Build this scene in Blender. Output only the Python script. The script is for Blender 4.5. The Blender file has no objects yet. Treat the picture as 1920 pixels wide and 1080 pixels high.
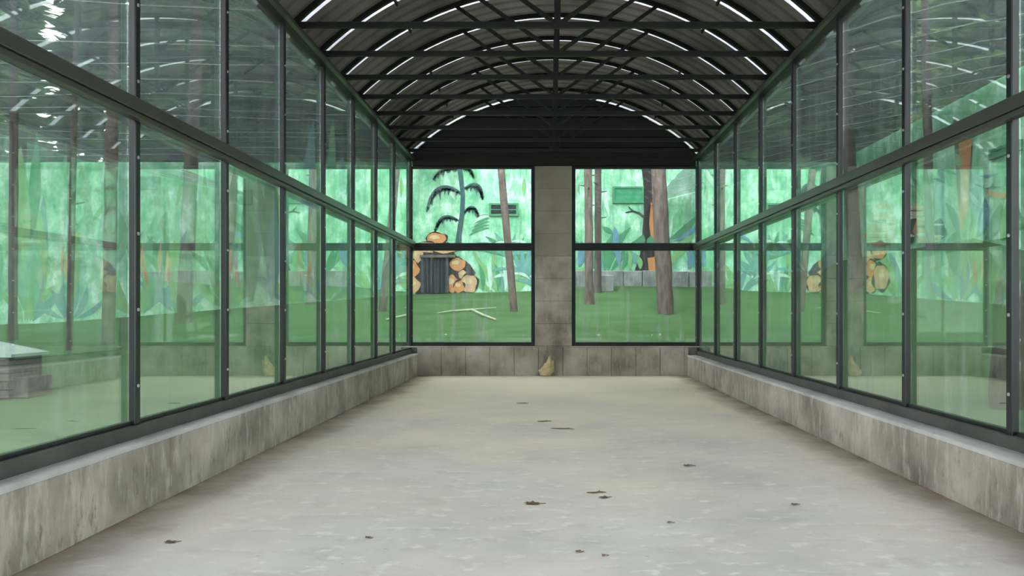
import bpy, bmesh, math, random
from mathutils import Vector, Matrix, noise
random.seed(7)
SC = bpy.context.scene
COL = SC.collection

# ------------------------------------------------------------------ camera
F = 1400.0; VX, VY = 1030.0, 583.0; EYE = 1.5; YE = 17.36   # focal px, vanishing point, eye height, end wall
cam = bpy.data.cameras.new('camera'); co = bpy.data.objects.new('camera', cam); COL.objects.link(co)
co.location = (0, 0, EYE); co.rotation_euler = (math.pi / 2, 0, 0)
cam.sensor_width = 36; cam.lens = F / 1920 * 36
cam.shift_x = (960 - VX) / 1920; cam.shift_y = (VY - 540) / 1920
cam.clip_start = 0.05; cam.clip_end = 300
SC.camera = co
# ------------------------------------------------------------------ overcast sky
w = bpy.data.worlds.new('overcast'); SC.world = w; w.use_nodes = True
bg = w.node_tree.nodes['Background']; bg.inputs[0].default_value = (0.94, 0.955, 1.0, 1); bg.inputs[1].default_value = 1.0
SC.view_settings.view_transform = 'Standard'; SC.view_settings.look = 'None'
SC.view_settings.gamma = 1; SC.view_settings.use_curve_mapping = False
SC.view_settings.exposure = 3.13
SC.cycles.transparent_max_bounces = 32; SC.cycles.max_bounces = 10
SC.cycles.caustics_reflective = False; SC.cycles.caustics_refractive = False

# ------------------------------------------------------------------ materials
def newmat(name):
    m = bpy.data.materials.new(name); m.use_nodes = True
    nt = m.node_tree
    return m, nt, nt.nodes['Principled BSDF'], nt.nodes['Material Output']
def L(nt, a, b): nt.links.new(a, b)
def N(nt, t, **k):
    n = nt.nodes.new(t)
    for a, b in k.items(): setattr(n, a, b)
    return n
def coords(nt, scale=(1, 1, 1), world=True):
    mp = N(nt, 'ShaderNodeMapping'); mp.inputs['Scale'].default_value = scale
    if world: L(nt, N(nt, 'ShaderNodeNewGeometry').outputs['Position'], mp.inputs['Vector'])
    else: L(nt, N(nt, 'ShaderNodeTexCoord').outputs['Object'], mp.inputs['Vector'])
    return mp.outputs[0]
def noise_tex(nt, vec, scale, detail=4, rough=0.55):
    n = N(nt, 'ShaderNodeTexNoise'); n.inputs['Scale'].default_value = scale
    n.inputs['Detail'].default_value = detail; n.inputs['Roughness'].default_value = rough
    L(nt, vec, n.inputs['Vector']); return n.outputs['Fac']
def ramp(nt, fac, stops):
    r = N(nt, 'ShaderNodeValToRGB'); e = r.color_ramp.elements
    while len(e) < len(stops): e.new(0.5)
    for i, (p, c) in enumerate(stops):
        e[i].position = p; e[i].color = (*c, 1) if len(c) == 3 else c
    L(nt, fac, r.inputs[0]); return r.outputs[0]
def mixc(nt, fac, a, b, mode='MIX'):
    m = N(nt, 'ShaderNodeMixRGB', blend_type=mode)
    for i, v in ((0, fac), (1, a), (2, b)):
        if hasattr(v, 'links'): L(nt, v, m.inputs[i])
        elif isinstance(v, (int, float)): m.inputs[i].default_value = v
        else: m.inputs[i].default_value = (*v, 1)
    return m.outputs[0]
def mth(nt, op, a, b=None, clamp=False):
    m = N(nt, 'ShaderNodeMath', operation=op, use_clamp=clamp)
    for i, v in ((0, a), (1, b)):
        if v is None: continue
        if hasattr(v, 'links'): L(nt, v, m.inputs[i])
        else: m.inputs[i].default_value = v
    return m.outputs[0]
def bump(nt, bs, h, strength=0.3, dist=0.01):
    b = N(nt, 'ShaderNodeBump'); b.inputs['Strength'].default_value = strength; b.inputs['Distance'].default_value = dist
    L(nt, h, b.inputs['Height']); L(nt, b.outputs[0], bs.inputs['Normal'])

def varied(name, c1, c2, scale=(3, 3, 3), rough=0.8, nscale=1.0, metal=0.0, bmp=0.0, lo=.3, hi=.7, spec=0.3):
    m, nt, bs, out = newmat(name)
    f = noise_tex(nt, coords(nt, scale), nscale)
    L(nt, ramp(nt, f, [(lo, c1), (hi, c2)]), bs.inputs['Base Color'])
    bs.inputs['Roughness'].default_value = rough; bs.inputs['Metallic'].default_value = metal
    bs.inputs['Specular IOR Level'].default_value = spec
    if bmp: bump(nt, bs, noise_tex(nt, coords(nt, scale), nscale * 4), bmp, 0.02)
    return m
M = {}
M['steel'] = varied('black_painted_steel', (0.010, 0.012, 0.014), (0.018, 0.021, 0.023), (4, 4, 4), 0.34, spec=0.5)
M['steel_dull'] = varied('dull_dark_steel', (0.012, 0.012, 0.011), (0.02, 0.02, 0.018), (4, 4, 4), 0.5)
M['rail'] = varied('dark_olive_painted_steel', (0.048, 0.047, 0.040), (0.062, 0.060, 0.052), (2, 2, 2), 0.32, spec=0.6)
M['sillrail'] = varied('grey_painted_steel', (0.06, 0.058, 0.054), (0.095, 0.09, 0.085), (3, 3, 3), 0.5)
M['screw'] = varied('zinc_screw', (0.55, 0.57, 0.6), (0.7, 0.7, 0.72), (9, 9, 9), 0.35, metal=0.7)
M['cladding'] = varied('near_black_cladding', (0.011, 0.009, 0.008), (0.018, 0.015, 0.013), (1, 1, 6), 0.55)

def concrete(name, base, dark, light, streak=1.0):
    m, nt, bs, out = newmat(name)
    big = noise_tex(nt, coords(nt, (1, 1, 1)), 1.3, 5)
    c = ramp(nt, big, [(0.3, dark), (0.5, base), (0.72, light)])
    st = noise_tex(nt, coords(nt, (11, 11, 2.2)), 1.0, 5, .7)             # vertical run marks
    c = mixc(nt, mth(nt, 'MULTIPLY', ramp(nt, st, [(0.5, (0, 0, 0)), (0.68, (1, 1, 1))]), 0.55 * streak), c, light)
    st2 = noise_tex(nt, coords(nt, (8, 8, 3.0)), 1.3, 5, .7)
    c = mixc(nt, mth(nt, 'MULTIPLY', ramp(nt, st2, [(0.56, (0, 0, 0)), (0.7, (1, 1, 1))]), 0.6 * streak), c, dark)
    L(nt, c, bs.inputs['Base Color']); bs.inputs['Roughness'].default_value = 0.9
    bs.inputs['Specular IOR Level'].default_value = 0.2
    bump(nt, bs, noise_tex(nt, coords(nt), 40, 4), 0.35, 0.01)
    return m
M['wall'] = concrete('streaked_block_concrete', (0.35, 0.315, 0.268), (0.185, 0.164, 0.137), (0.54, 0.49, 0.43), 1.45)
M['wall_end'] = concrete('end_block_concrete', (0.36, 0.32, 0.27), (0.17, 0.15, 0.125), (0.50, 0.46, 0.41), 0.6)
M['ledge'] = concrete('pale_mortar', (0.50, 0.49, 0.48), (0.36, 0.35, 0.33), (0.62, 0.61, 0.60), 0.4)
M['pillar'] = concrete('pillar_plaster', (0.30, 0.262, 0.212), (0.225, 0.196, 0.158), (0.35, 0.312, 0.258), 0.4)
M['core'] = varied('joint_mortar', (0.14, 0.13, 0.11), (0.2, 0.19, 0.17))
M['foam'] = varied('yellowed_builders_foam', (0.50, 0.40, 0.21), (0.72, 0.62, 0.40), (9, 9, 9), 0.85, bmp=0.5)

def floor_mat():
    m, nt, bs, out = newmat('pale_concrete_screed')
    v = coords(nt)
    c = ramp(nt, noise_tex(nt, v, 0.55, 5), [(0.3, (0.49, 0.455, 0.425)), (0.5, (0.57, 0.535, 0.505)), (0.7, (0.65, 0.615, 0.59))])
    c = mixc(nt, mth(nt, 'MULTIPLY', ramp(nt, noise_tex(nt, coords(nt, (1, 1.6, 1)), 2.6, 6, .65), [(0.52, (0, 0, 0)), (0.70, (1, 1, 1))]), 0.55), c, (0.42, 0.385, 0.35))
    c = mixc(nt, mth(nt, 'MULTIPLY', ramp(nt, noise_tex(nt, coords(nt, (1, 1.5, 1)), 5.5, 5, .6), [(0.56, (0, 0, 0)), (0.68, (1, 1, 1))]), 0.6), c, (0.80, 0.77, 0.74))
    c = mixc(nt, mth(nt, 'MULTIPLY', ramp(nt, noise_tex(nt, coords(nt, (1, 1.3, 1)), 11, 3, .6), [(0.70, (0, 0, 0)), (0.75, (1, 1, 1))]), 0.6), c, (0.26, 0.23, 0.19))
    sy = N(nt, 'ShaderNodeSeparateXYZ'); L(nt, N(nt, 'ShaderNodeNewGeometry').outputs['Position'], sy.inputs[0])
    dust_and_light = mth(nt, 'ADD', mth(nt, 'MULTIPLY', mth(nt, 'SUBTRACT', sy.outputs[1], 3.2), .085), mth(nt, 'MULTIPLY', mth(nt, 'SUBTRACT', noise_tex(nt, coords(nt), .45, 4, .6), .5), 1.6), True)  # warm dust, plus the brighter far-end light painted into the floor colour
    c = mixc(nt, mth(nt, 'MULTIPLY', dust_and_light, .95), c, (0.88, 0.775, 0.60))
    # brown earth swept against the two low walls
    sx = N(nt, 'ShaderNodeSeparateXYZ'); L(nt, N(nt, 'ShaderNodeNewGeometry').outputs['Position'], sx.inputs[0])
    nz = mth(nt, 'MULTIPLY', noise_tex(nt, coords(nt, (1, .8, 1)), 1.6, 5, .65), 0.85)
    dl = mth(nt, 'ADD', sx.outputs[0], 3.04); dr = mth(nt, 'SUBTRACT', 3.187, sx.outputs[0])
    d = mth(nt, 'MINIMUM', dl, dr)
    k = mth(nt, 'SUBTRACT', nz, d)
    k = mth(nt, 'MULTIPLY', mth(nt, 'ADD', k, 0.02), 1.7, True)
    c = mixc(nt, k, c, (0.24, 0.165, 0.105))
    L(nt, c, bs.inputs['Base Color']); bs.inputs['Roughness'].default_value = 0.85
    bs.inputs['Specular IOR Level'].default_value = 0.25
    bump(nt, bs, noise_tex(nt, v, 18, 5), 0.25, 0.01)
    return m
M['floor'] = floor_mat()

def glass_mat(name, f0, tint, dirt, power=3.0):
    m, nt, bs, out = newmat(name); nt.nodes.remove(bs)
    g = N(nt, 'ShaderNodeNewGeometry')
    dp = N(nt, 'ShaderNodeVectorMath', operation='DOT_PRODUCT')
    L(nt, g.outputs['Normal'], dp.inputs[0]); L(nt, g.outputs['Incoming'], dp.inputs[1])
    c = mth(nt, 'ABSOLUTE', dp.outputs['Value'])
    s = mth(nt, 'POWER', mth(nt, 'SUBTRACT', 1.0, c), power)
    fr = mth(nt, 'ADD', mth(nt, 'MULTIPLY', s, 1 - f0), f0, True)
    tr = N(nt, 'ShaderNodeBsdfTransparent'); tr.inputs[0].default_value = (*tint, 1)
    gl = N(nt, 'ShaderNodeBsdfGlossy'); gl.inputs['Roughness'].default_value = 0.012
    gl.inputs['Color'].default_value = (0.86, 0.97, 0.90, 1)
    mx = N(nt, 'ShaderNodeMixShader'); L(nt, fr, mx.inputs[0]); L(nt, tr.outputs[0], mx.inputs[1]); L(nt, gl.outputs[0], mx.inputs[2])
    df = N(nt, 'ShaderNodeBsdfDiffuse'); df.inputs[0].default_value = (0.60, 0.66, 0.66, 1)
    st = noise_tex(nt, coords(nt, (7, 7, .55)), 1.2, 4, .6)
    bl = noise_tex(nt, coords(nt, (1, 1, 1)), 1.1, 4, .6)
    dk = mth(nt, 'ADD', mth(nt, 'MULTIPLY', ramp(nt, st, [(0.52, (0, 0, 0)), (0.72, (1, 1, 1))]), dirt * (2.2 if power < 2 else 4.5)), mth(nt, 'MULTIPLY', bl, dirt))
    mx2 = N(nt, 'ShaderNodeMixShader'); L(nt, dk, mx2.inputs[0]); L(nt, mx.outputs[0], mx2.inputs[1]); L(nt, df.outputs[0], mx2.inputs[2])
    L(nt, mx2.outputs[0], out.inputs[0]); return m
M['glass_end'] = glass_mat('streaked_end_glass', 0.035, (0.95, 0.978, 0.96), 0.05, 3.0)
M['glass'] = glass_mat('green_tinted_dusty_glass', 0.035, (0.95, 0.978, 0.96), 0.05, 1.6)

def trans_mat(name, dcol, tcol, alpha=1.0, nscale=(1, 1, 1), var=0.3):
    m, nt, bs, out = newmat(name); nt.nodes.remove(bs)
    f = noise_tex(nt, coords(nt, nscale), 1.0, 4)
    d = N(nt, 'ShaderNodeBsdfDiffuse'); t = N(nt, 'ShaderNodeBsdfTranslucent')
    k = [1 - var, 1 + var]
    L(nt, ramp(nt, f, [(.3, tuple(x * k[0] for x in dcol)), (.7, tuple(x * k[1] for x in dcol))]), d.inputs[0])
    L(nt, ramp(nt, f, [(.3, tuple(x * k[0] for x in tcol)), (.7, tuple(x * k[1] for x in tcol))]), t.inputs[0])
    a = N(nt, 'ShaderNodeAddShader'); L(nt, d.outputs[0], a.inputs[0]); L(nt, t.outputs[0], a.inputs[1])
    if alpha < 1:
        tr = N(nt, 'ShaderNodeBsdfTransparent'); mx = N(nt, 'ShaderNodeMixShader'); mx.inputs[0].default_value = alpha
        L(nt, tr.outputs[0], mx.inputs[1]); L(nt, a.outputs[0], mx.inputs[2]); L(nt, mx.outputs[0], out.inputs[0])
    else: L(nt, a.outputs[0], out.inputs[0])
    return m
M['roof'] = trans_mat('brown_translucent_roof_sheet', (0.034, 0.032, 0.025), (0.009, 0.0088, 0.007), 1.0, (.9, .5, .9), 0.5)
M['strip'] = trans_mat('clear_joint_strip', (0.12, 0.12, 0.12), (0.185, 0.19, 0.21), 1.0, (5, 5, 5), 0.25)
M['net'] = trans_mat('grey_shade_net', (0.044, 0.050, 0.056), (0.046, 0.052, 0.058), 0.60, (.8, 1.2, 1), 0.25)
M['wire'] = varied('pale_net_fold', (0.30, 0.33, 0.32), (0.50, 0.54, 0.52), (2, 2, 2), 0.5)

M['turf'] = varied('green_turf', (0.041, 0.090, 0.033), (0.068, 0.134, 0.054), (.6, 1.4, .6), 0.95, 1.0, bmp=.6, spec=.05)
def mural_mat():
    m, nt, bs, out = newmat('painted_jungle_green')
    c = ramp(nt, noise_tex(nt, coords(nt, (1.9, 1.9, 1.3)), 1.0, 7, .68), [(0.36, (0.07, 0.30, 0.15)), (0.46, (0.17, 0.46, 0.26)), (0.54, (0.28, 0.57, 0.37)), (0.64, (0.58, 0.84, 0.70))])
    c2 = ramp(nt, noise_tex(nt, coords(nt, (.35, .35, .3)), 1.0, 3, .5), [(0.42, (0.16, 0.42, 0.21)), (0.58, (0.26, 0.50, 0.42))])
    c = mixc(nt, 0.25, c, c2)
    L(nt, c, bs.inputs['Base Color']); bs.inputs['Roughness'].default_value = 0.7; bs.inputs['Specular IOR Level'].default_value = 0.2
    return m
M['mural'] = mural_mat()
def paint(n, c, k=0.75): M[n] = varied('paint_' + n, tuple(x * k for x in c), c, (4, 4, 3), 0.7, spec=.2)
paint('teal', (0.035, 0.10, 0.10)); paint('bluegreen', (0.13, 0.32, 0.29)); paint('leaf', (0.07, 0.26, 0.13)); paint('lime', (0.19, 0.42, 0.17))
paint('midgreen', (0.15, 0.40, 0.23)); paint('orange', (0.52, 0.24, 0.09)); paint('tan', (0.50, 0.34, 0.18)); paint('darkbrown', (0.030, 0.026, 0.024)); paint('mint', (0.44, 0.66, 0.53)); paint('blue', (0.12, 0.27, 0.36)); paint('sand', (0.55, 0.47, 0.25))
M['recess'] = varied('recess_green', (0.03, 0.20, 0.10), (0.05, 0.27, 0.14))
M['hole'] = varied('dark_opening', (0.012, 0.014, 0.016), (0.02, 0.022, 0.026))
M['plinth'] = concrete('plinth_concrete', (0.20, 0.22, 0.21), (0.12, 0.13, 0.13), (0.33, 0.34, 0.34))
def bark(name, a, b):
    m = varied(name, a, b, (6, 6, 1.5), 0.95, 1.5, bmp=0.8, spec=.1); return m
M['bark'] = bark('pine_bark', (0.075, 0.06, 0.053), (0.165, 0.132, 0.114))
M['bark_dark'] = bark('dark_bark', (0.045, 0.037, 0.034), (0.11, 0.09, 0.08))
M['bark_red'] = bark('red_bark', (0.08, 0.062, 0.052), (0.15, 0.115, 0.095))
M['needle'] = trans_mat('conifer_needles', (0.035, 0.075, 0.03), (0.03, 0.07, 0.02), 1.0, (1, 1, 1), 0.6)
M['needle2'] = trans_mat('light_conifer_needles', (0.08, 0.14, 0.045), (0.07, 0.13, 0.03), 1.0, (1, 1, 1), 0.5)
M['dryleaf'] = varied('dry_leaf', (0.10, 0.06, 0.035), (0.20, 0.12, 0.07), (20, 20, 20))
M['whitewood'] = varied('bleached_wood', (0.26, 0.31, 0.20), (0.36, 0.41, 0.28), (5, 5, 5))
M['paleroof'] = varied('pale_sheet', (0.26, 0.33, 0.31), (0.35, 0.41, 0.39), (3, 3, 3), 0.4)
M['shelter'] = varied('dark_boards', (0.07, 0.06, 0.055), (0.14, 0.12, 0.11), (3, 3, 3))

# ------------------------------------------------------------------ mesh helpers
class MB:
    def __init__(s): s.v = []; s.f = []; s.smooth = False
    def add(s, vs, fs):
        o = len(s.v); s.v += [tuple(p) for p in vs]; s.f += [tuple(i + o for i in q) for q in fs]; return s
    def box(s, x0, x1, y0, y1, z0, z1):
        return s.add([(x0, y0, z0), (x1, y0, z0), (x1, y1, z0), (x0, y1, z0), (x0, y0, z1), (x1, y0, z1), (x1, y1, z1), (x0, y1, z1)],
                     [(3, 2, 1, 0), (4, 5, 6, 7), (0, 1, 5, 4), (1, 2, 6, 5), (2, 3, 7, 6), (3, 0, 4, 7)])
    def cbox(s, x0, x1, y0, y1, z0, z1, b=0.006):       # box with chamfered edges
        bm = bmesh.new(); r = bmesh.ops.create_cube(bm, size=1)
        for v in bm.verts: v.co = Vector((x0 + (v.co.x + .5) * (x1 - x0), y0 + (v.co.y + .5) * (y1 - y0), z0 + (v.co.z + .5) * (z1 - z0)))
        bmesh.ops.bevel(bm, geom=bm.edges[:], offset=b, segments=1, affect='EDGES')
        bm.verts.index_update()
        s.add([v.co[:] for v in bm.verts], [[v.index for v in f.verts] for f in bm.faces]); bm.free(); return s
    def bar(s, a, b, wd, ht=None, up=(0, 1, 0)):         # square bar from a to b
        a = Vector(a); b = Vector(b); ht = ht or wd; d = (b - a).normalized(); u = Vector(up)
        if abs(d.dot(u)) > .98: u = Vector((1, 0, 0))
        p = d.cross(u).normalized(); q = p.cross(d).normalized()
        vs = [e + p * i * ht / 2 + q * j * wd / 2 for e in (a, b) for i, j in ((-1, -1), (1, -1), (1, 1), (-1, 1))]
        return s.add(vs, [(0, 1, 2, 3), (7, 6, 5, 4), (0, 4, 5, 1), (1, 5, 6, 2), (2, 6, 7, 3), (3, 7, 4, 0)])
    def tube(s, pts, rad, n=10, cap=True):
        pts = [Vector(p) for p in pts]; rad = rad if isinstance(rad, list) else [rad] * len(pts)
        o = len(s.v); ref = Vector((.31, .9, .17))
        for i, p in enumerate(pts):
            d = (pts[min(i + 1, len(pts) - 1)] - pts[max(i - 1, 0)]).normalized()
            a = d.cross(ref)
            if a.length < .1: a = d.cross(Vector((1, 0, 0)))
            a.normalize(); b = d.cross(a)
            for k in range(n):
                t = 2 * math.pi * k / n; s.v.append(tuple(p + (a * math.cos(t) + b * math.sin(t)) * rad[i]))
        for i in range(len(pts) - 1):
            for k in range(n):
                s.f.append((o + i * n + k, o + i * n + (k + 1) % n, o + (i + 1) * n + (k + 1) % n, o + (i + 1) * n + k))
        if cap:
            s.f.append(tuple(o + k for k in range(n))[::-1]); s.f.append(tuple(o + (len(pts) - 1) * n + k for k in range(n)))
        return s
    def mesh(s, name, smooth=False):
        m = bpy.data.meshes.new(name); m.from_pydata(s.v, [], s.f); m.update()
        if smooth:
            for p in m.polygons: p.use_smooth = True
        return m
def tag(o, label=None, cat=None, group=None, kind=None):
    for k, v in (('label', label), ('category', cat), ('group', group), ('kind', kind)):
        if v: o[k] = v
    return o
def link(name, me, mat=None, parent=None):
    o = bpy.data.objects.new(name, me); COL.objects.link(o)
    if mat and not me.materials: me.materials.append(M[mat])
    if parent: o.parent = parent
    return o
def obj(name, mb, mat, parent=None, smooth=False): return link(name, mb.mesh(name, smooth), mat, parent)
def empty(name, loc=(0, 0, 0)):
    o = bpy.data.objects.new(name, None); COL.objects.link(o); o.location = loc; o.empty_display_size = .2; return o
ORD = ['first', 'second', 'third', 'fourth', 'fifth', 'sixth', 'seventh', 'eighth', 'ninth', 'tenth', 'eleventh', 'twelfth', 'thirteenth',
       'fourteenth', 'fifteenth', 'sixteenth', 'seventeenth', 'eighteenth', 'nineteenth', 'twentieth', 'twenty-first', 'twenty-second', 'twenty-third', 'twenty-fourth']
def PX(px, Y): return (px - VX) * Y / F
def PZ(py, Y): return EYE + (VY - py) * Y / F

# ------------------------------------------------------------------ dimensions
XL, XR = -3.25, 3.47            # glass planes
IL, IR = -3.04, 3.187           # inner faces of the low walls
Y0 = -6.6                       # open near end; unseen length added behind the camera to dim the near floor
LEDL, LEDR = 0.52, 0.48
EAVE = 5.05
CX = (XL + XR) / 2; HS = (XR - XL) / 2; RISE = 1.38; RAD = (HS * HS + RISE * RISE) / (2 * RISE); ZC = EAVE + 0.05 + RISE - RAD
def arch_z(x): return ZC + math.sqrt(max(RAD * RAD - (x - CX) ** 2, 0))
postsL = [5.79 + 1.61 * k for k in range(-7, 7)] + [YE - 0.06]
postsR = [5.54 + 1.65 * k for k in range(-7, 7)] + [YE - 0.06]

# ------------------------------------------------------------------ floor and low walls
bm = MB().box(IL - .05, IR + .05, Y0 - .1, YE + .02, -0.14, 0.0)
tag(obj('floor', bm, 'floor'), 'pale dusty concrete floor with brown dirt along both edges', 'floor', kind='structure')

def low_wall(name, label, xin, xout, top, mat, seed):
    rng = random.Random(seed); a, b = sorted((xin, xout)); sgn = 1 if xin > xout else -1
    root = obj(name, MB().box(a + .012 if sgn < 0 else a, b if sgn < 0 else b - .012, Y0, YE - .1, -.15, top - .07), 'core')
    tag(root, label, 'wall', kind='structure')
    y = Y0; k = 0
    while y < YE - .2:
        ln = min(.6, YE - .1 - y); f = xin + rng.uniform(-.004, .004)
        p = MB(); x0, x1 = sorted((f, xin - sgn * .14))
        p.cbox(x0, x1, y + .002, y + ln - .002, 0, top - .035, .006); obj('concrete_block', p, mat, root); y += ln
    # mortar ledge, slightly uneven
    p = MB(); n = 60
    for i in range(n):
        ya = Y0 + (YE - .1 - Y0) * i / n; yb = Y0 + (YE - .1 - Y0) * (i + 1) / n
    pts = []
    for i in range(n + 1):
        yy = Y0 + (YE - .1 - Y0) * i / n; e = xin + sgn * (.006 + rng.uniform(-.006, .006)); zz = top + rng.uniform(-.004, .004)
        pts += [(e, yy, top - .036), (e, yy, zz - .006), (e - sgn * .012, yy, zz), (xout, yy, top + .002), (xout, yy, top - .036)]
    fs = []
    for i in range(n):
        for j in range(4):
            q = (i * 5 + j, i * 5 + j + 1, i * 5 + j + 6, i * 5 + j + 5); fs.append(q if sgn > 0 else q[::-1])
    p.add(pts, fs); tag(obj('mortar_ledge', p, 'ledge', root), 'pale mortar ledge on top of the blocks')
    return root
low_wall('wall_left', 'low streaked concrete wall under the left-hand windows', IL, XL - .1, LEDL, 'wall', 1)
low_wall('wall_right', 'low streaked concrete wall under the right-hand windows', IR, XR + .1, LEDR, 'wall', 2)

# end wall blocks
WB = 0.69
root = obj('wall_back', MB().box(XL - .1, XR + .1, YE - .08, YE + .25, -.15, WB - .03), 'core')
tag(root, 'low block wall with darker stains below the two end windows', 'wall', kind='structure')
x = IL - .02; rng = random.Random(4)
while x < IR + .02:
    wd = min(.562, IR + .03 - x); d = rng.uniform(-.006, .006)
    obj('concrete_block', MB().cbox(x + .003, x + wd - .003, YE - .11 + d, YE - .05, 0.0, WB - .035, .008), 'wall_end', root); x += wd
obj('mortar_ledge', MB().cbox(XL - .08, XR + .08, YE - .115, YE + .2, WB - .035, WB - .002, .006), 'wall_end', root)

# pillar between the end windows
pl0, pl1 = PX(1003, YE), PX(1072, YE)
pil = empty('concrete_pillar', ((pl0 + pl1) / 2, YE, WB))
tag(pil, 'square grey block pillar between the two end windows', 'pillar')
zt = 4.85; nb = 8
for k in range(nb):
    z0 = WB + (zt - WB) * k / nb; z1 = WB + (zt - WB) * (k + 1) / nb; d = random.uniform(-.006, .006)
    o = obj('concrete_block', MB().cbox(pl0 - pil.location.x + (.004 if k < 4 else .0), pl1 - pil.location.x, -.10 + d, .2, z0 - WB + .001, z1 - WB - .002, .007 if k < 4 else .002), 'wall_end' if k < 4 else 'pillar', pil)
# lump of builder's foam at the foot of the pillar
p = MB(); fx = PX(1027, YE)
bmh = bmesh.new(); bmesh.ops.create_icosphere(bmh, subdivisions=3, radius=1)
for v in bmh.verts:
    t = (v.co.z + 1) / 2; nn = noise.noise(v.co * 2.2) * .5 + noise.noise(v.co * 5) * .3
    v.co = Vector((v.co.x * .23 * (1 - .8 * t) * (1 + nn) + .07 * t, v.co.y * .09 * (1 - .5 * t) * (1 + nn), t ** 1.2 * .46 * (1 + nn * .35 + .25 * v.co.x)))
bmh.verts.index_update(); p.add([v.co[:] for v in bmh.verts], [[v.index for v in f.verts] for f in bmh.faces]); bmh.free()
o = obj('foam_lump', p, 'foam', None, True); o.location = (fx - .04, YE - .215, 0.0)
tag(o, 'yellowed lump of builder\'s foam on the floor against the end wall', 'foam')

# ------------------------------------------------------------------ side glazing
screw_me = MB().tube([(0, 0, 0), (.006, 0, 0)], [.015, .012], 8).mesh('screw'); screw_me.materials.append(M['screw'])
def side(sign, xg, posts, led, names, nwin):
    nm = 'left' if sign < 0 else 'right'
    inn = -sign                                      # direction into the room
    def bx(t0, t1, y0, y1, z0, z1):                  # t = distance into room from the glass plane
        a, b = sorted((xg + inn * t0, xg + inn * t1)); return MB().cbox(a, b, y0, y1, z0, z1, .004)
    mz0, mz1 = (2.965, 3.11) if sign < 0 else (2.90, 3.045)
    ztop = 4.97
    # long members
    tag(obj('sill_rail', bx(-.045, .085, Y0, YE - .1, led + .002, led + .10), 'sillrail'), 'long grey steel sill rail lying on the low %s wall' % nm, 'rail')
    mrl = empty('middle_rail', (xg, YE, mz0)); tag(mrl, 'dark horizontal steel rail halfway up the %s window wall' % nm, 'rail')
    for pn, t1, za, zb_ in (('box_section', .15, .045, mz1 - mz0), ('lower_flange', .128, 0, .043)):
        a, b = sorted((inn * .062, inn * t1)); obj(pn, MB().cbox(a, b, Y0 - YE, -.06, za, zb_, .004), 'rail', mrl)
    eb = empty('eave_beam', (xg, YE, ztop)); tag(eb, 'dark steel eave beam above the %s window wall' % nm, 'beam')
    a, b = sorted((inn * -.03, inn * .10))
    obj('box_section', MB().cbox(a, b, Y0 - YE, -.06, 0, .13, .004), 'steel_dull', eb)
    a, b = sorted((inn * .10, inn * .165))
    obj('lower_flange', MB().cbox(a, b, Y0 - YE, -.06, 0, .045, .003), 'rail', eb)
    n = len(posts)
    for i, y in enumerate(posts):
        k = n - 1 - i
        pt = empty('window_post', (xg, y, led + .10))
        tag(pt, '%s black steel post from the end corner in the %s window wall' % (ORD[k], nm), 'post', 'posts of the %s window wall' % nm)
        a, b = sorted((inn * .006, inn * .058))
        obj('upright', MB().cbox(a, b, -.036, .036, 0, ztop - led - .10, .004), 'steel', pt)
        a, b = sorted((inn * .058, inn * .062))
        obj('cover_strip', MB().cbox(a, b, -.030, .030, 0.01, ztop - led - .12, .001), 'steel', pt)
        z = .30
        while z < ztop - led - .2:
            zz = z + led + .1
            if not (mz0 - .05 < zz < mz1 + .05):
                s = link('screw', screw_me, None, pt); s.location = (inn * .062, 0, z); s.rotation_euler = (0, 0, 0 if inn > 0 else math.pi)
            z += .59
    ys = [Y0] + posts
    for i in range(len(ys) - 1):
        y0, y1 = ys[i] + .037, ys[i + 1] - .037
        if y1 - y0 < .3: continue
        k = len(ys) - 2 - i
        wn = empty('window_%d' % (nwin + k), (xg, (y0 + y1) / 2, led + .1))
        tag(wn, 'two-pane window bay, %s from the end corner on the %s side' % (ORD[k], nm), 'window', kind='structure')
        h = (y1 - y0) / 2; zb = led + .1
        obj('lower_pane', MB().box(-.004, .004, -h, h, .0, (mz0 + mz1) / 2 - zb - .012), 'glass', wn)
        obj('upper_pane', MB().box(-.004, .004, -h, h, (mz0 + mz1) / 2 - zb + .012, ztop - zb), 'glass', wn)
        a, b = sorted((inn * .006, inn * .03))
        obj('bottom_bead', MB().box(a, b, -h, h, 0.002, .03), 'steel', wn)
        obj('transom', MB().box(min(inn * .006, inn * .06), max(inn * .006, inn * .06), -h, h, mz0 - zb + .02, mz1 - zb - .02), 'steel', wn)
side(-1, XL, postsL, LEDL, None, 1)
side(1, XR, postsR, LEDR, None, 20)

# ------------------------------------------------------------------ end windows and gable
def end_window(n, px0, px1, label):
    x0, x1 = PX(px0, YE), PX(px1, YE); zb, zt = WB + .0, 4.86
    wn = empty('window_%d' % n, ((x0 + x1) / 2, YE, zb)); tag(wn, label, 'window', kind='structure')
    h = (x1 - x0) / 2; H = zt - zb; tz0, tz1 = PZ(470, YE) - zb, PZ(456, YE) - zb
    for nm, b in (('frame_side', (-h, -h + .085, 0, H)), ('frame_side', (h - .085, h, 0, H)), ('frame_bottom', (-h + .085, h - .085, 0, .085)),
                  ('frame_top', (-h + .085, h - .085, H - .06, H)), ('transom', (-h + .085, h - .085, tz0, tz1))):
        obj(nm, MB().cbox(b[0], b[1], -.05, .04, b[2], b[3], .005), 'steel', wn)
    obj('lower_pane', MB().box(-h + .08, h - .08, -.003, .003, .08, tz0 + .005), 'glass_end', wn)
    obj('upper_pane', MB().box(-h + .08, h - .08, -.003, .003, tz1 - .005, H - .055), 'glass_end', wn)
end_window(41, 767, 1003, 'left end window looking out to the painted palm and den')
end_window(42, 1072, 1311, 'right end window looking out to tree trunks and a green vent')

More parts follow.
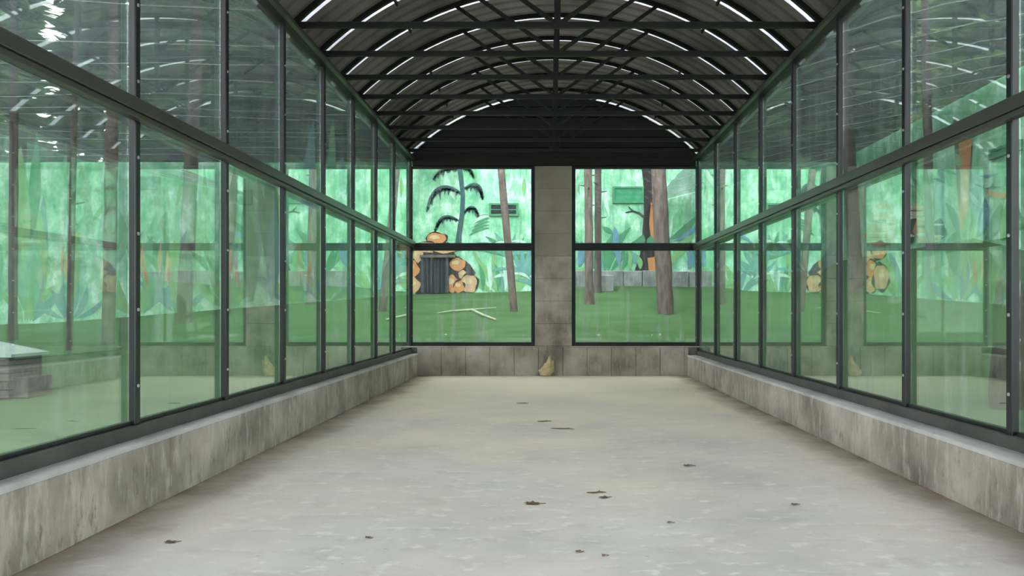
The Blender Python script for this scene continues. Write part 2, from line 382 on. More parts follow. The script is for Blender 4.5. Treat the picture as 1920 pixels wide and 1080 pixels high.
gb = empty('gable_cladding', (CX, YE, 4.86)); tag(gb, 'near-black horizontal boards filling the arched gable above the end windows', 'cladding')
tag(obj('header_beam', MB().cbox(-HS + .075, HS - .075, -.09, .08, 0, .20, .006), 'cladding', gb), 'black header beam')
z = 5.06; bh = 0.235
while z < arch_z(CX) - .02:
    z1 = min(z + bh, arch_z(CX) - .03); pts = []
    def hw(zz): return max(math.sqrt(max(RAD * RAD - (zz - ZC) ** 2, 0)) - .02, .03) if zz > EAVE + .05 else HS - .02
    zs = [z + (z1 - z) * i / 5 for i in range(6)]
    for zz in zs: pts.append((hw(zz), zz - 4.86))
    for zz in zs[::-1]: pts.append((-hw(zz), zz - 4.86))
    n = len(pts); p = MB()
    fr = [(a, -.055 + .03 * ((b + 4.86 - z) / bh), b + (.004 if j in (0, n - 1) else 0)) for j, (a, b) in enumerate(pts)]
    p.add(fr + [(a, .03, c) for a, b, c in fr], [tuple(range(n)), tuple(range(2 * n - 1, n - 1, -1))] + [(i, i + n, (i + 1) % n + n, (i + 1) % n) for i in range(n)])
    obj('board', p, 'cladding', gb); z += bh

# ------------------------------------------------------------------ roof
truY = [9.42 + 1.05 * k for k in range(-15, 8)]
ce = empty('ceiling', (CX, (Y0 + YE) / 2, EAVE)); tag(ce, 'arched brown sheet roof of the pavilion', 'roof', kind='structure')
cl = ce.location
SEG = 36
def shell(ya, yb, prof, dz0):                        # curved strip between ya and yb, ribbed along the arch
    p = MB(); rows = []
    ang = math.asin(HS / RAD) + .03
    for (yy, dz) in prof:
        rows.append([(RAD + dz0 + dz, yy)])
    vs = []; fs = []; m = len(prof)
    for i in range(SEG + 1):
        t = -ang + 2 * ang * i / SEG
        for (yy, dz) in prof:
            r = RAD + dz0 + dz; vs.append((r * math.sin(t), yy - cl.y, ZC + r * math.cos(t) - cl.z))
    for i in range(SEG):
        for j in range(m - 1): fs.append((i * m + j, i * m + j + 1, (i + 1) * m + j + 1, (i + 1) * m + j))
    return p.add(vs, fs)
edges = [Y0 - .1] + truY + [YE + .05]
for i in range(len(edges) - 1):
    ya = edges[i] + .24; yb = edges[i + 1] + (.012 if i < len(edges) - 2 else -.11)
    if yb - ya < .15: continue
    prof = []; nr = max(1, round((yb - ya) / .26)); st = (yb - ya) / nr
    for r in range(nr):
        b = ya + r * st
        prof += [(b, 0), (b + st * .52, 0), (b + st * .64, .028), (b + st * .88, .028)]
    prof.append((yb, 0))
    obj('roof_panel', shell(ya, yb, prof, .040), 'roof', ce, False)
    sa, sb = edges[i + 1] + .005, edges[i + 1] + .245
    if i == len(edges) - 2: sa, sb = YE - .115, YE + .06
    obj('joint_strip', shell(sa, sb, [(sa, 0), ((sa + sb) / 2, .003), (sb, 0)], .036), 'strip', ce)
def truss_meshes():
    a = MB(); pts = []; ang = math.asin((HS - .03) / RAD)
    for i in range(33):
        t = -ang + 2 * ang * i / 32; pts.append(t)
    for r0, r1 in ((RAD - .028, RAD + .03),):
        vs = []; fs = []
        for t in pts:
            for r, yy in ((r0, -.033), (r1, -.033), (r1, .033), (r0, .033)):
                vs.append((r * math.sin(t), yy, ZC + r * math.cos(t) - EAVE))
        for i in range(32):
            for j in range(4): fs.append((i * 4 + j, i * 4 + (j + 1) % 4, (i + 1) * 4 + (j + 1) % 4, (i + 1) * 4 + j))
        fs += [(3, 2, 1, 0), (128, 129, 130, 131)]
        a.add(vs, fs)
    z0 = 0.055
    res = [('arch', a)]
    res.append(('bottom_chord', MB().cbox(-HS + .02, HS - .02, -.032, .032, z0 - .035, z0 + .035, .004)))
    res.append(('king_post', MB().box(-.033, .033, -.025, .025, z0 + .035, arch_z(CX) - EAVE - .03)))
    for s in (-1, 1):
        x1 = 1.55; res.append(('diagonal', MB().bar((s * .05, 0, z0 + .04), (s * x1, 0, arch_z(CX + x1) - EAVE - .02), .052, .045)))
        xc = 2.3; zc_ = arch_z(CX + xc) - EAVE; res.append(('sheet_clip', MB().bar((s * xc, .02, zc_ + .02), (s * xc, .28, zc_ + .02), .05, .03, (0, 0, 1))))
    return [(n, b.mesh(n)) for n, b in res]
TM = truss_meshes()
for _, me in TM: me.materials.append(M['steel_dull'])
for i, y in enumerate(truY):
    k = len(truY) - 1 - i
    t = empty('roof_truss', (CX, y, EAVE)); tag(t, 'dark arched steel roof truss, %s in front of the black gable' % ORD[k], 'truss', 'arched roof trusses')
    for n, me in TM: link(n, me, None, t)

# ------------------------------------------------------------------ lawn
def lerp_tab(x, tab):
    if x <= tab[0][0]: return tab[0][1]
    for (a, b), (c, d) in zip(tab, tab[1:]):
        if x <= c: return b + (d - b) * (x - a) / (c - a)
    return tab[-1][1]
YW = 28.0; XWR = 10.8
ZB = [(-26, .8), (-18.6, 1.06), (-5, 2.15), (-.6, 2.26), (1.4, 2.5), (5.4, 2.46), (10.8, 3.0)]
def ground(x, y):
    if XL - .35 < x < XR + .35 and y < YE + .3: return -.16
    t = min(max((y - 18.3) / (YW - 18.3), 0), 1)
    a = .42 + (lerp_tab(x, ZB) - .42) * t
    b = .05
    if x > XR: b = .05 + 3.3 * min(max((x - 4.2) / 6.6, 0), 1) ** 1.2 * min(max((y - 5) / 14, 0), 1)
    if y < 18.3:
        s = min(max((y - 12) / 6.3, 0), 1); a = .05 + .37 * s
    return max(a, b)
p = MB(); xs = sorted({-34 + i * .7 for i in range(66)} | {XL - .36, XL - .34, XR + .34, XR + .36}); ys = sorted({-16 + i * .7 for i in range(64)} | {YE + .29, YE + .31, 28.2})
xs = [x for x in xs if x < 12.0]; ys = [y for y in ys if y <= 28.25]
vs = [(x, y, ground(x, y) + .03 * noise.noise(Vector((x, y, 0)))) for y in ys for x in xs]
nx = len(xs)
fs = [(j * nx + i, j * nx + i + 1, (j + 1) * nx + i + 1, (j + 1) * nx + i) for j in range(len(ys) - 1) for i in range(nx - 1)]
p.add(vs, fs)
tag(obj('lawn', p, 'turf', None, True), 'sloping green lawn around the glass pavilion', 'lawn', kind='structure')

# ------------------------------------------------------------------ mural walls
HW = PZ(304, YW)
mw = obj('wall_back_mural', MB().box(-30, XWR + .3, YW, YW + .3, -.3, HW), 'mural')
tag(mw, 'tall outdoor wall painted as a green jungle behind the end windows', 'wall', kind='structure')
mr = obj('wall_right_mural', MB().box(XWR, XWR + .3, 2, YW - .002, -.3, HW), 'mural')
tag(mr, 'outdoor side wall painted as a green jungle beyond the right-hand windows', 'wall', kind='structure')
def to_back(q, d): return (PX(q[0], YW), YW - d, PZ(q[1], YW))
def to_right(q, d): y = F * XWR / (q[0] - VX); return (XWR - d, y, PZ(q[1], y))
LAY = [0]
def patch(name, pts, mat, parent=None, conv=to_back):
    LAY[0] += 1; d = .004 + .00012 * LAY[0]
    vs = [conv(q, d) for q in pts]
    p = MB().add(vs, [tuple(range(len(vs)))])
    return obj(name, p, mat, parent or (mw if conv is to_back else mr))
def ribbon(pts, ws):
    up = []; dn = []
    for i, (x, y) in enumerate(pts):
        a = pts[max(i - 1, 0)]; b = pts[min(i + 1, len(pts) - 1)]
        dx, dy = b[0] - a[0], b[1] - a[1]; l = math.hypot(dx, dy) or 1
        up.append((x - dy / l * ws[i] / 2, y + dx / l * ws[i] / 2)); dn.append((x + dy / l * ws[i] / 2, y - dx / l * ws[i] / 2))
    return up + dn[::-1]
def bez(a, b, c, n=12): return [((1 - t) ** 2 * a[0] + 2 * t * (1 - t) * b[0] + t * t * c[0], (1 - t) ** 2 * a[1] + 2 * t * (1 - t) * b[1] + t * t * c[1]) for t in [i / n for i in range(n + 1)]]
def frond(a, b, c, w0, mat, drip=14, conv=to_back):
    pts = bez(a, b, c); n = len(pts)
    p = MB(); LAY[0] += 1; d = .004 + .00012 * LAY[0]
    r = ribbon(pts, [max(w0 * math.sin(math.pi * (.12 + .8 * i / (n - 1))), .8) for i in range(n)])
    # one polygon strip
    up = r[:n]; dn = r[n:][::-1]
    p.add([conv(q, d) for q in up + dn], [(i, i + 1, n + i + 1, n + i) for i in range(n - 1)])
    for i in range(1, n - 1):
        x, y = pts[i]; k = drip * (.5 + .5 * math.sin(i * 2.3)) * math.sin(math.pi * i / (n - 1))
        p.add([conv((x - 4, y), d), conv((x + 4, y), d), conv((x + random.uniform(-3, 3), y + k + 5), d)], [(0, 1, 2)])
    return obj('painted_frond', p, mat, mw if conv is to_back else mr)
def blob(cx, cy, rx, ry, mat, name='painted_blob', conv=to_back, n=18, rough=.18):
    ph = random.uniform(0, 9)
    return patch(name, [(cx + rx * math.cos(t) * (1 + rough * math.sin(3 * t + ph) * .6 + rough * math.sin(5 * t + 2 * ph) * .5), cy + ry * math.sin(t) * (1 + rough * math.sin(4 * t + ph) * .6)) for t in [2 * math.pi * i / n for i in range(n)]], mat, None, conv)
def leaf(a, b, wd, mat, conv=to_back, bend=.15):
    mx, my = (a[0] + b[0]) / 2, (a[1] + b[1]) / 2; dx, dy = b[0] - a[0], b[1] - a[1]
    pts = bez(a, (mx - dy * bend, my + dx * bend), b, 8)
    return patch('painted_leaf', ribbon(pts, [max(wd * math.sin(math.pi * (.04 + .94 * i / 8)), .5) for i in range(9)]), mat, None, conv)
# loose brush marks: lighter and darker foliage
rng = random.Random(12)
for i in range(40):
    x = rng.uniform(-40, 1560); y = rng.uniform(330, 500)
    m_ = rng.choice(['mint', 'mint', 'midgreen', 'lime'])
    a = rng.uniform(-2.4, -.7); l = rng.uniform(25, 60)
    leaf((x, y), (x + math.cos(a) * l, y + math.sin(a) * l), rng.uniform(4, 10), m_, to_back, rng.uniform(-.3, .3))
for i in range(17):
    x = -60 + i * 98 + rng.uniform(-25, 25)
    if 740 < x < 905: continue
    y = 602 - 50 * min(max((x - 60) / 700, 0), 1) - (x > 1050) * 42
    m1 = rng.choice(['leaf', 'bluegreen', 'lime'])
    for k in range(6):
        a = -2.45 + k * .36 + rng.uniform(-.12, .12); l = rng.uniform(50, 105)
        leaf((x + (k - 2.5) * 5, y), (x + math.cos(a) * l, y + math.sin(a) * l), rng.uniform(10, 18), m1 if rng.random() < .7 else 'bluegreen', to_back, rng.uniform(-.25, .25))
for i in range(46):  # dark foliage strokes that also paint in the tree shade on the left
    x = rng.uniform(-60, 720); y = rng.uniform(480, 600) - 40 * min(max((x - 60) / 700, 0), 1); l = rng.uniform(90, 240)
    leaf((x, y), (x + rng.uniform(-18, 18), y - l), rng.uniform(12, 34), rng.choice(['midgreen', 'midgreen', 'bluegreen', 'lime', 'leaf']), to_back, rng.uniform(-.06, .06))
for x in (300, 262, 118, 430, 560):
    for q in range(3): leaf((x + q * 9, 520 + q * 8), (x + q * 7 + rng.uniform(-8, 8), 455 + q * 14), rng.uniform(4, 8), ['tan', 'sand', 'orange'][q], to_back, rng.uniform(-.15, .15))
# dark palm in the left window
patch('painted_trunk', ribbon([(860, 300), (864, 330), (868, 365), (867, 400), (861, 440), (858, 470)], [9, 9, 8, 9, 10, 12]), 'teal')
frond((866, 364), (815, 330), (800, 398), 11, 'teal', 16); frond((871, 354), (902, 335), (905, 375), 10, 'teal', 12)
frond((860, 414), (826, 393), (815, 436), 8, 'teal', 8); frond((870, 399), (889, 376), (898, 408), 7, 'teal', 8); frond((860, 318), (825, 312), (812, 338), 6, 'teal', 6)
frond((868, 318), (885, 312), (888, 335), 6, 'leaf', 6)
for k in range(5):
    leaf((880 + k * 4, 442 - k * 8), (918, 428 - k * 6), 5, 'leaf', to_back, -.2)
for k in range(9):
    a = -2.9 + k * .34; leaf((945, 480), (945 + 58 * math.cos(a), 480 + 46 * math.sin(a)), 9, 'bluegreen' if k % 2 else 'leaf', to_back, .2)
for k in range(6):
    a = -2.6 + k * .4; leaf((990, 520), (990 + 44 * math.cos(a), 520 + 60 * math.sin(a)), 9, 'bluegreen', to_back, -.15)
for k in range(4): leaf((905 + k * 14, 545), (898 + k * 15, 495), 9, 'mint' if k % 2 else 'leaf')
for k in range(12):
    x = 888 + (k * 37) % 112; y = 420 + (k * 53) % 110
    leaf((x, y), (x + 34, y - 14 + (k % 3) * 12), 6, ['mint', 'blue', 'bluegreen', 'mint'][k % 4], to_back, -.3)
# painted rocks around the den
rk = random.Random(3)
blob(820, 512, 62, 50, 'darkbrown', 'painted_rock_shadow')
for (cx, cy, rx, ry, m_) in [(819, 448, 18, 11, 'orange'), (800, 464, 20, 10, 'tan'), (835, 466, 22, 9, 'tan'), (779, 480, 14, 14, 'tan'), (774, 505, 12, 16, 'orange'), (776, 535, 12, 14, 'tan'),
                             (858, 496, 15, 12, 'orange'), (848, 532, 12, 16, 'orange'), (868, 515, 9, 8, 'tan'), (880, 532, 15, 17, 'tan'), (861, 538, 10, 11, 'orange'), (760, 470, 14, 16, 'orange'), (756, 520, 14, 24, 'tan')]:
    blob(cx, cy, rx * 1.16, ry * 1.18, 'darkbrown', 'painted_rock_outline'); blob(cx, cy, rx, ry, m_, 'painted_rock'); blob(cx - rx * .2, cy - ry * .3, rx * .5, ry * .35, 'sand', 'painted_highlight')
# right window: dark painted tree with branch and orange scar
patch('painted_trunk', ribbon([(1212, 300), (1216, 340), (1217, 400), (1214, 450), (1212, 478)], [22, 20, 20, 22, 24]), 'darkbrown')
patch('painted_trunk', [(1202, 470), (1226, 470), (1230, 507), (1190, 507)], 'darkbrown')
patch('painted_scar', [(1220, 380), (1229, 384), (1235, 420), (1234, 462), (1222, 462), (1217, 420)], 'orange'); patch('painted_scar', [(1214, 484), (1236, 480), (1238, 507), (1216, 507)], 'orange')
patch('painted_branch', ribbon([(1208, 408), (1198, 400), (1186, 396), (1172, 399)], [5, 4, 3, 1.5]), 'darkbrown'); patch('painted_branch', ribbon([(1187, 396), (1181, 391), (1178, 387)], [2.4, 2, 1]), 'darkbrown')
for a, b, wd, m_ in [((1150, 475), (1152, 425), 13, 'blue'), ((1160, 500), (1150, 455), 10, 'blue'), ((1150, 440), (1128, 426), 8, 'leaf'), ((1255, 448), (1308, 402), 13, 'leaf'), ((1262, 452), (1312, 418), 9, 'blue'), ((1270, 460), (1300, 440), 12, 'lime'),
                     ((1195, 462), (1205, 440), 16, 'leaf'), ((1215, 462), (1220, 442), 14, 'leaf'), ((1085, 500), (1090, 452), 16, 'blue'), ((1290, 505), (1296, 470), 14, 'blue'), ((1180, 505), (1172, 460), 12, 'lime'), ((1200, 505), (1196, 480), 10, 'lime'), ((1165, 505), (1176, 470), 9, 'leaf')]:
    leaf(a, b, wd, m_)
# vents let into the wall
def vent(px0, px1, py0, py1, mat, label, conv=to_back, slats=0):
    a = conv((px0, py1), 0); b = conv((px1, py0), 0)
    x0, x1 = sorted((a[0], b[0])); y0, y1 = sorted((a[1], b[1])); z0, z1 = sorted((a[2], b[2]))
    par = mw if conv is to_back else mr
    if conv is to_back:
        r = obj('vent', MB().box(x0, x1, y0 - .075, y0 - .0, z0, z1), mat, par); r['label'] = label
        f = MB(); t = .07
        for q in ((x0 - t, x1 + t, z1, z1 + t), (x0 - t, x1 + t, z0 - t, z0), (x0 - t, x0, z0, z1), (x1, x1 + t, z0, z1)): f.box(q[0], q[1], y0 - .11, y0 - .0, q[2], q[3])
        obj('vent_frame', f, 'leaf', r)
        for k in range(slats): zz = z0 + (z1 - z0) * (k + .5) / slats; obj('slat', MB().box(x0, x1, y0 - .105, y0 - .076, zz - .015, zz + .015), 'recess', r)
    else:
        r = obj('vent', MB().box(x0 - .075, x0 - .0, y0, y1, z0, z1), mat, par); r['label'] = label
        f = MB(); t = .07
        for q in ((y0 - t, y1 + t, z1, z1 + t), (y0 - t, y1 + t, z0 - t, z0), (y0 - t, y0, z0, z1), (y1, y1 + t, z0, z1)): f.box(x0 - .1, x0 - .0, q[0], q[1], q[2], q[3])
        obj('vent_frame', f, 'leaf', r)
vent(921, 968, 385, 402, 'hole', 'dark rectangular wall vent', to_back, 1); vent(1152, 1203, 354, 378, 'recess', 'green recessed wall vent'); vent(1438, 1490, 335, 352, 'recess', 'green wall vent near the corner')
vent(1864, 1915, 268, 294, 'recess', 'green wall vent', to_right); vent(420, 470, 360, 380, 'recess', 'green wall vent')
# barred den hatch
dx0, dx1 = PX(793, YW), PX(840, YW); dz0, dz1 = PZ(549, YW), PZ(484, YW)
paint('slate', (0.05, 0.06, 0.075))
den = empty('barred_den_hatch', ((dx0 + dx1) / 2, YW - .07, dz0)); tag(den, 'dark barred animal den hatch among orange painted rocks', 'hatch')
h = (dx1 - dx0) / 2; H = dz1 - dz0
obj('opening', MB().box(-h, h, -.015, -.0, 0, H), 'hole', den); tag(obj('lintel', MB().cbox(-h - .08, h + .30, -.2, 0, H, H + .10, .01), 'shelter', den), 'dark lintel')
for k in range(7):
    xx = -h + .06 + (2 * h - .12) * k / 6; obj('bar', MB().tube([(xx, -.07, 0), (xx, -.07, H)], .02, 6), 'slate', den)
for s in (-1, 1): obj('jamb', MB().cbox(s * h - .04, s * h + .04, -.12, 0, 0, H, .006), 'slate', den)
# plinth along the foot of the wall on the right
x = PX(1074, YW); k = 0; pr = random.Random(5)
while x < XWR - .05:
    wd = min(pr.uniform(.7, 1.0), XWR - .05 - x); t = PZ(509, YW) + pr.uniform(-.03, .03)
    obj('plinth_stone', MB().cbox(x + .01, x + wd - .01, YW - .28 + pr.uniform(-.02, .02), YW - .005, ground(x, YW) - .4, t, .02), 'plinth', mw); x += wd
bl = obj('stone_block', MB().cbox(-.32, .32, -.22, .22, 0, .62, .03), 'plinth'); bx_, by_ = PX(1132, 26.9), 26.9
bl.location = (bx_, by_, ground(bx_, by_) - .08); bl.rotation_euler = (.03, .02, .2); tag(bl, 'pale grey stone block standing on the lawn behind the slim trunks', 'stone')

# right mural painting
for (cx, cy, rx, ry, m_) in [(1655, 415, 26, 40, 'tan'), (1650, 445, 30, 16, 'orange'), (1672, 420, 10, 30, 'sand'), (1705, 425, 18, 34, 'darkbrown'), (1735, 425, 20, 30, 'orange'), (1762, 432, 16, 22, 'darkbrown'), (1750, 448, 18, 10, 'tan'), (1720, 395, 22, 14, 'sand')]:
    blob(cx, cy, rx * .95, ry * .95, m_, 'painted_rock', to_right)
    for q in range(3): blob(cx, cy + ry * (-.5 + .5 * q), rx * .75, ry * .09, 'darkbrown' if q % 2 else 'mint', 'painted_band', to_right)
patch('painted_trunk', [(1797, 225), (1826, 225), (1822, 330), (1818, 430), (1802, 430), (1804, 330)], 'orange', None, to_right)
patch('painted_trunk', [(1790, 225), (1798, 225), (1804, 330), (1802, 400), (1796, 330)], 'darkbrown', None, to_right)
for a, b, wd, m_ in [((1800, 440), (1776, 380), 16, 'leaf'), ((1805, 440), (1822, 395), 16, 'lime'), ((1835, 445), (1850, 370), 20, 'blue'), ((1850, 450), (1880, 380), 24, 'leaf'), ((1880, 450), (1895, 370), 26, 'lime'), ((1790, 350), (1750, 335), 7, 'teal'),
                     ((1800, 330), (1760, 318), 6, 'teal'), ((1830, 345), (1880, 350), 6, 'teal'), ((1840, 330), (1875, 325), 6, 'blue'), ((1850, 358), (1900, 366), 12, 'orange'), ((1770, 470), (1800, 430), 18, 'leaf'), ((1720, 350), (1690, 330), 9, 'mint'), ((1640, 380), (1620, 330), 14, 'mint'), ((1700, 330), (1720, 290), 12, 'leaf')]:
    leaf(a, b, wd, m_, to_right)
for i in range(24):
    x = rng.uniform(1590, 2300); y = rng.uniform(300, 430); a = rng.uniform(-2.4, -.7); l = rng.uniform(25, 60)
    leaf((x, y), (x + math.cos(a) * l, y + math.sin(a) * l), rng.uniform(6, 14), rng.choice(['mint', 'leaf', 'lime', 'bluegreen']), to_right, rng.uniform(-.3, .3))

# ------------------------------------------------------------------ shade netting over the enclosure
def net(label, x0, x1, y0, y1, zf, nwire):
    nx, ny = 26, 90; vs = []
    for j in range(ny + 1):
        y = y0 + (y1 - y0) * j / ny
        for i in range(nx + 1):
            x = x0 + (x1 - x0) * i / nx
            vs.append((x, y, zf(x, y) - .03 * abs(math.sin(math.pi * nwire * (j / ny))) + .035 * noise.noise(Vector((x * 1.1, y * 2.5, 3)))))
    fs = [(j * (nx + 1) + i, j * (nx + 1) + i + 1, (j + 1) * (nx + 1) + i + 1, (j + 1) * (nx + 1) + i) for j in range(ny) for i in range(nx)]
    n = obj('shade_net', MB().add(vs, fs), 'net', None, True); tag(n, label, 'netting')
    rg = random.Random(int(abs(x0) * 10))
    for k in range(1, nwire):
        y = y0 + (y1 - y0) * (k + rg.uniform(-.35, .35)) / nwire; pts = [(x0 + (x1 - x0) * i / 16, y + rg.uniform(-.05, .05), zf(x0 + (x1 - x0) * i / 16, y) - .012 + rg.uniform(-.015, .015)) for i in range(17)]
        obj('support_wire', MB().tube(pts, .008, 5), 'wire', n)
zl = lambda x, y: 6.85 + .22 * min(max((XL - x) / 6, 0), 1) + .05 * math.sin(x * .5 + y)
zr = lambda x, y: 5.35 + 1.75 * min(max((x - XR) / 7.3, 0), 1) ** .8
net('grey shade netting stretched over the lawn on the left', -24, XL - .25, 2.0, YW - .05, zl, 20)
net('grey shade netting stretched over the lawn on the right', XR + .25, XWR - .05, 2.0, YW - .05, zr, 20)

# ------------------------------------------------------------------ trees
def trunk_mesh(pts, rad, seed):
    rg = random.Random(seed); p = MB(); n = 12
    P = []; R = []
    for (a, ra), (b, rb) in zip(list(zip(pts, rad)), list(zip(pts, rad))[1:]):
        for k in range(5):
            t = k / 5; P.append(Vector(a).lerp(Vector(b), t)); R.append(ra + (rb - ra) * t)
    P.append(Vector(pts[-1])); R.append(rad[-1])
    p.tube(P, R, n)
    p.v = [tuple(Vector(v) + Vector((noise.noise(Vector(v) * 2.3 + Vector((seed, 0, 0))), noise.noise(Vector(v) * 2.3 + Vector((0, seed, 5))), 0)) * .16 * max(R[0], .08)) for v in p.v]
    return p
def crown_mesh(seed, z0, z1, r0, n, size):
    rg = random.Random(seed); p = MB()
    for i in range(n):
        t = rg.random() ** .8; z = z0 + (z1 - z0) * t; rr = r0 * (1 - .75 * t) * math.sqrt(rg.random()) * (.75 + .35 * math.sin(z * 4.1 + seed))
        a = rg.uniform(0, 6.283); c = Vector((rr * math.cos(a), rr * math.sin(a), z))
        d = Vector((math.cos(a), math.sin(a), rg.uniform(-.5, .3))).normalized(); u = d.cross(Vector((rg.uniform(-1, 1), rg.uniform(-1, 1), 1))).normalized()
        s = size * rg.uniform(.6, 1.4)
        p.add([c - u * s * .35, c + d * s * .5 - u * s * .12, c + d * s, c + d * s * .45 + u * s * .2, c + u * s * .3], [(0, 1, 2, 3, 4)])
    return p
def pine(px, base_py, Y, wpx, lean_px, mat, label, top=13.5, group=None, stubs=0, crown=True, z=None, flare=1.25):
    x = PX(px, Y); gz = ground(x, Y); r = wpx * Y / F / 2
    t = empty('pine_tree', (x, Y, gz)); tag(t, label, 'tree', group)
    dxm = lean_px * Y / F                              # lean per pane height (about 4.6 m)
    f = lambda h: (dxm * h / 4.6, .02 * h, h)
    obj('trunk', trunk_mesh([f(-.25), f(.35), f(3), f(6), f(top)], [r * flare, r * 1.05, r, r * .95, r * .5], int(px)), mat, t, True)
    if stubs:
        rg = random.Random(int(px))
        for k in range(stubs):
            hh = rg.uniform(1.0, 5.2); a = rg.uniform(0, 6.28); b = Vector(f(hh))
            obj('branch_stub', MB().tube([b, b + Vector((math.cos(a) * (r + .22), math.sin(a) * (r + .22), .06))], [.03, .012], 6), mat, t)
    if crown:
        o = obj('crown', crown_mesh(int(px), 9.5, top + 2.5, 2.1, 700, .7), 'needle', t)
    return t
G = 'pines growing in the lawn'
pine(964, 585, 24, 14, -25, 'bark', 'slim leaning grey trunk right of the painted palm in the left end window', group=G)
pine(1105, 572, 24.5, 16, -2, 'bark', 'slim pale trunk nearest the pillar in the right end window', group=G, stubs=5)
pine(1121, 548, 26.4, 13, 1, 'bark_dark', 'slim dark trunk behind the pale one in the right end window', group=G, stubs=6)
pine(1248, 590, 23, 29, -13, 'bark', 'thick dark trunk leaning in the right half of the right end window', group=G, flare=1.05)
pine(1606, 600, 21, 24, -14, 'bark_red', 'reddish leaning trunk seen through the right-hand windows', group=G)
pine(1745, 600, 18.5, 16, -4, 'bark', 'grey trunk in front of the painted rocks on the right-hand wall', group=G)
pine(345, 590, 24, 26, 10, 'bark_red', 'reddish trunk seen through the second large pane from the left edge', group=G)
pine(130, 640, 19, 11, 3, 'bark_dark', 'thin dark trunk seen through the nearest left-hand window', group=G, stubs=3)
pine(24, 630, 21, 15, -3, 'bark_dark', 'dark trunk at the left edge of the nearest left-hand window', group=G)
pine(203, 640, 20, 22, 2, 'bark', 'brown trunk just left of the nearest left-hand post', group=G)
# forest beyond the wall
CR = [(crown_mesh(101, 4.5, 21, 4.6, 4200, .95).mesh('crown'), 'needle'), (crown_mesh(202, 6, 19, 4.2, 3600, .9).mesh('crown'), 'needle2'), (crown_mesh(303, 3.5, 23, 4.8, 4400, 1.0).mesh('crown'), 'needle')]
for me, m_ in CR: me.materials.append(M[m_])
TK = trunk_mesh([(0, 0, -.5), (0, 0, 4), (0.2, 0, 10), (.1, 0, 19)], [.34, .28, .22, .06], 9).mesh('trunk', True); TK.materials.append(M['bark'])
rg = random.Random(21); k = 0
spots = []
for row, (Y, st, off) in enumerate(((35.5, 5.2, 0), (41, 5.6, 2.6))):
    x = -34 + off
    while x < 30: spots.append((x + rg.uniform(-1, 1), Y + rg.uniform(-1.2, 1.2))); x += st
for y in (10, 15.5, 21, 26.5): spots.append((17 + rg.uniform(-1, 1), y))
for y in (6, 12, 18, 24): spots.append((-30 + rg.uniform(-1, 1), y))
spots = [q for q in spots if not (q[1] > 30 and abs(q[0] + .618 * q[1]) < 3.3)]
spots.append((-.618 * 39 + .5, 39.0)); SC_ = {len(spots) - 1: .86}
for x, y in spots:
    me, m_ = CR[k % 3]; t = empty('forest_conifer', (x, y, 0)); t.rotation_euler = (0, 0, rg.uniform(0, 6.28)); s = SC_.get(k, rg.uniform(.85, 1.12)); t.scale = (s, s, s)
    tag(t, 'tall conifer in the dim forest beyond the painted walls, seen above them through netting', 'tree', 'forest conifers beyond the painted walls')
    link('trunk', TK, None, t); link('crown', me, None, t); k += 1

M['needle3'] = trans_mat('sunlit_leaves', (0.20, 0.27, 0.10), (0.22, 0.30, 0.09), 1.0, (1, 1, 1), 0.4)
t = empty('leafy_tree', (18.4, 33.6, 0)); tag(t, 'bright yellow-green leafy tree behind the netting at the upper right', 'tree')
obj('trunk', trunk_mesh([(0, 0, -.3), (0, 0, 5), (.3, 0, 11)], [.3, .25, .1], 6), 'bark', t, True); obj('crown', crown_mesh(505, 8.5, 19, 3.2, 2600, .8), 'needle3', t)
SHR = crown_mesh(404, .1, 8.0, 4.2, 6000, 1.1).mesh('foliage'); SHR.materials.append(M['needle'])
for i in range(9):  # unseen row added to darken the sky reflection in the end windows
    t = empty('added_screen_conifer', (-12 + i * 3.0, -14 - 3.5 * (i % 2), 0)); t.rotation_euler = (0, 0, i * 1.3)
    tag(t, 'added low bushy conifer, unseen behind the camera, screening the open end of the pavilion', 'tree', 'added conifers screening the open end')
    link('foliage', SHR, None, t); obj('stem', MB().tube([(0, 0, -.2), (0, 0, 5)], [.16, .05], 8), 'bark', t)

# ------------------------------------------------------------------ small things outside
# pale Y-shaped branch on the lawn
def gpt(px, py, Y): x = PX(px, Y); return Vector((x, Y, ground(x, Y) + .05))
br = empty('fallen_branch', gpt(885, 572, 24.0)); tag(br, 'pale forked branch lying on the lawn outside the left end window', 'branch')
o0 = Vector(br.location)
obj('main_stem', MB().tube([gpt(930, 605, 22.4) - o0, gpt(905, 588, 23.2) - o0, Vector((0, 0, .02))], [.03, .035, .04], 7), 'whitewood', br)
obj('side_stem', MB().tube([Vector((0, 0, .02)), gpt(845, 575, 23.9) - o0, gpt(820, 580, 23.6) - o0], [.035, .025, .015], 7), 'whitewood', br)
obj('side_stem', MB().tube([Vector((0, 0, .02)), gpt(930, 566, 24.4) - o0], [.025, .01], 7), 'whitewood', br)
# small shelter at the far left
sh = empty('animal_shelter', (PX(2, 12.5), 12.5, ground(PX(2, 12.5), 12.5))); tag(sh, 'dark boxy animal shelter with a pale sloping top outside the nearest left-hand window', 'shelter')
zb = sh.location.z
zt = PZ(670, 12.1) - zb
for i in range(5): obj('wall_board', MB().cbox(-.55, .42, -.40, .40, zt * i / 5 + .004, zt * (i + 1) / 5 - .004, .01), 'shelter', sh)
p = MB(); p.add([(-.62, -.46, zt + .28), (.50, -.46, zt + .05), (.50, .46, zt + .05), (-.62, .46, zt + .28), (-.62, -.46, zt + .0), (.50, -.46, zt), (.50, .46, zt), (-.62, .46, zt + .0)], [(0, 1, 2, 3), (7, 6, 5, 4), (0, 4, 5, 1), (1, 5, 6, 2), (2, 6, 7, 3), (3, 7, 4, 0)])
tag(obj('roof', p, 'paleroof', sh), 'pale sloping roof sheet')
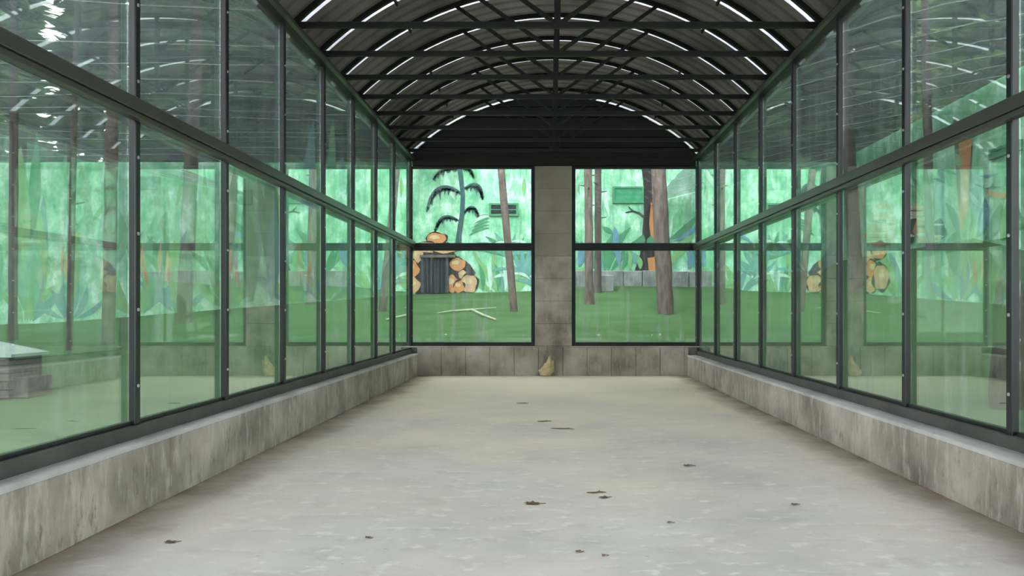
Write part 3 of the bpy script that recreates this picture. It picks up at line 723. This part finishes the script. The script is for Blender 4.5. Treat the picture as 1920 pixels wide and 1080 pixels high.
obj('step', MB().cbox(.42, .66, -.3, .3, 0, zt * .5, .01), 'shelter', sh)
# broken stump outside the nearest right window
Ys = 9.6; xs_ = PX(1893, Ys); st = empty('tree_stump', (xs_, Ys, ground(xs_, Ys))); tag(st, 'tall dark broken stump beside the nearest right-hand post', 'stump')
H = PZ(505, Ys) - st.location.z
p = trunk_mesh([(0, 0, -.2), (.0, 0, .4), (0, 0, H * .75), (.02, 0, H * .9), (.05, 0, H)], [.27, .22, .20, .15, .05], 4); obj('trunk', p, 'bark_dark', st, True)

# ------------------------------------------------------------------ litter on the floor
lt = random.Random(8)
def litter(px, py, wpx, label, kind):
    d = F * EYE / (py - VY); x = PX(px, d); l = wpx * d / F; p = MB()
    if kind == 'twig':
        p.tube([(-l / 2, .01, .008), (-l * .1, -.012, .010), (l * .2, .008, .009), (l / 2, -.01, .007)], [.004, .007, .006, .003], 6)
        p.tube([(l * .1, 0, .010), (l * .28, .05, .012)], [.004, .002], 5)
    else:
        n = 8; vs = [(0, 0, .012)]
        for i in range(n * 2):
            t = math.pi * i / n; r = (1 if i % 2 == 0 else .72); vs.append((l / 2 * r * math.cos(t), l * .32 * r * math.sin(t), .003 + .012 * lt.random()))
        p.add(vs, [(0, i + 1, (i + 1) % (2 * n) + 1) for i in range(2 * n)])
        p.tube([(l * .45, 0, .006), (l * .75, .01, .004)], [.003, .002], 5)
    o = obj('twig' if kind == 'twig' else 'dry_leaf', p, 'dryleaf'); o.location = (x, d, 0.001); o.rotation_euler = (0, 0, lt.uniform(-.25, .25)); tag(o, label, 'twig' if kind == 'twig' else 'leaf', 'litter on the concrete floor'); return o
litter(1055, 805, 44, 'longer of two dark twigs in the middle of the far floor', 'twig')
litter(1021, 791, 26, 'shorter dark twig, the farther of the pair mid-floor', 'twig')
litter(998, 945, 34, 'large brown dry leaf, left of the near floor group', 'leaf')
litter(1118, 925, 36, 'thin twig right of the large dry leaf on the near floor', 'twig')
litter(1132, 934, 22, 'small dry leaf just below the thin near twig', 'leaf')
litter(980, 757, 22, 'farthest small twig near the middle of the floor', 'twig')
litter(1290, 874, 20, 'dry leaf lying alone on the right half of the floor', 'leaf')
litter(1256, 981, 12, 'small crumpled leaf on the near right of the floor', 'leaf')
litter(1085, 1036, 14, 'small leaf in the near middle of the floor', 'leaf')
litter(1133, 1043, 12, 'tiny leaf at the very front of the floor, right of centre', 'leaf')
litter(690, 1010, 12, 'tiny leaf on the near left of the floor', 'leaf')
litter(1490, 947, 16, 'tiny leaf near the right-hand wall', 'leaf')
litter(320, 1018, 24, 'dry leaf in the dirt beside the left low wall', 'leaf')
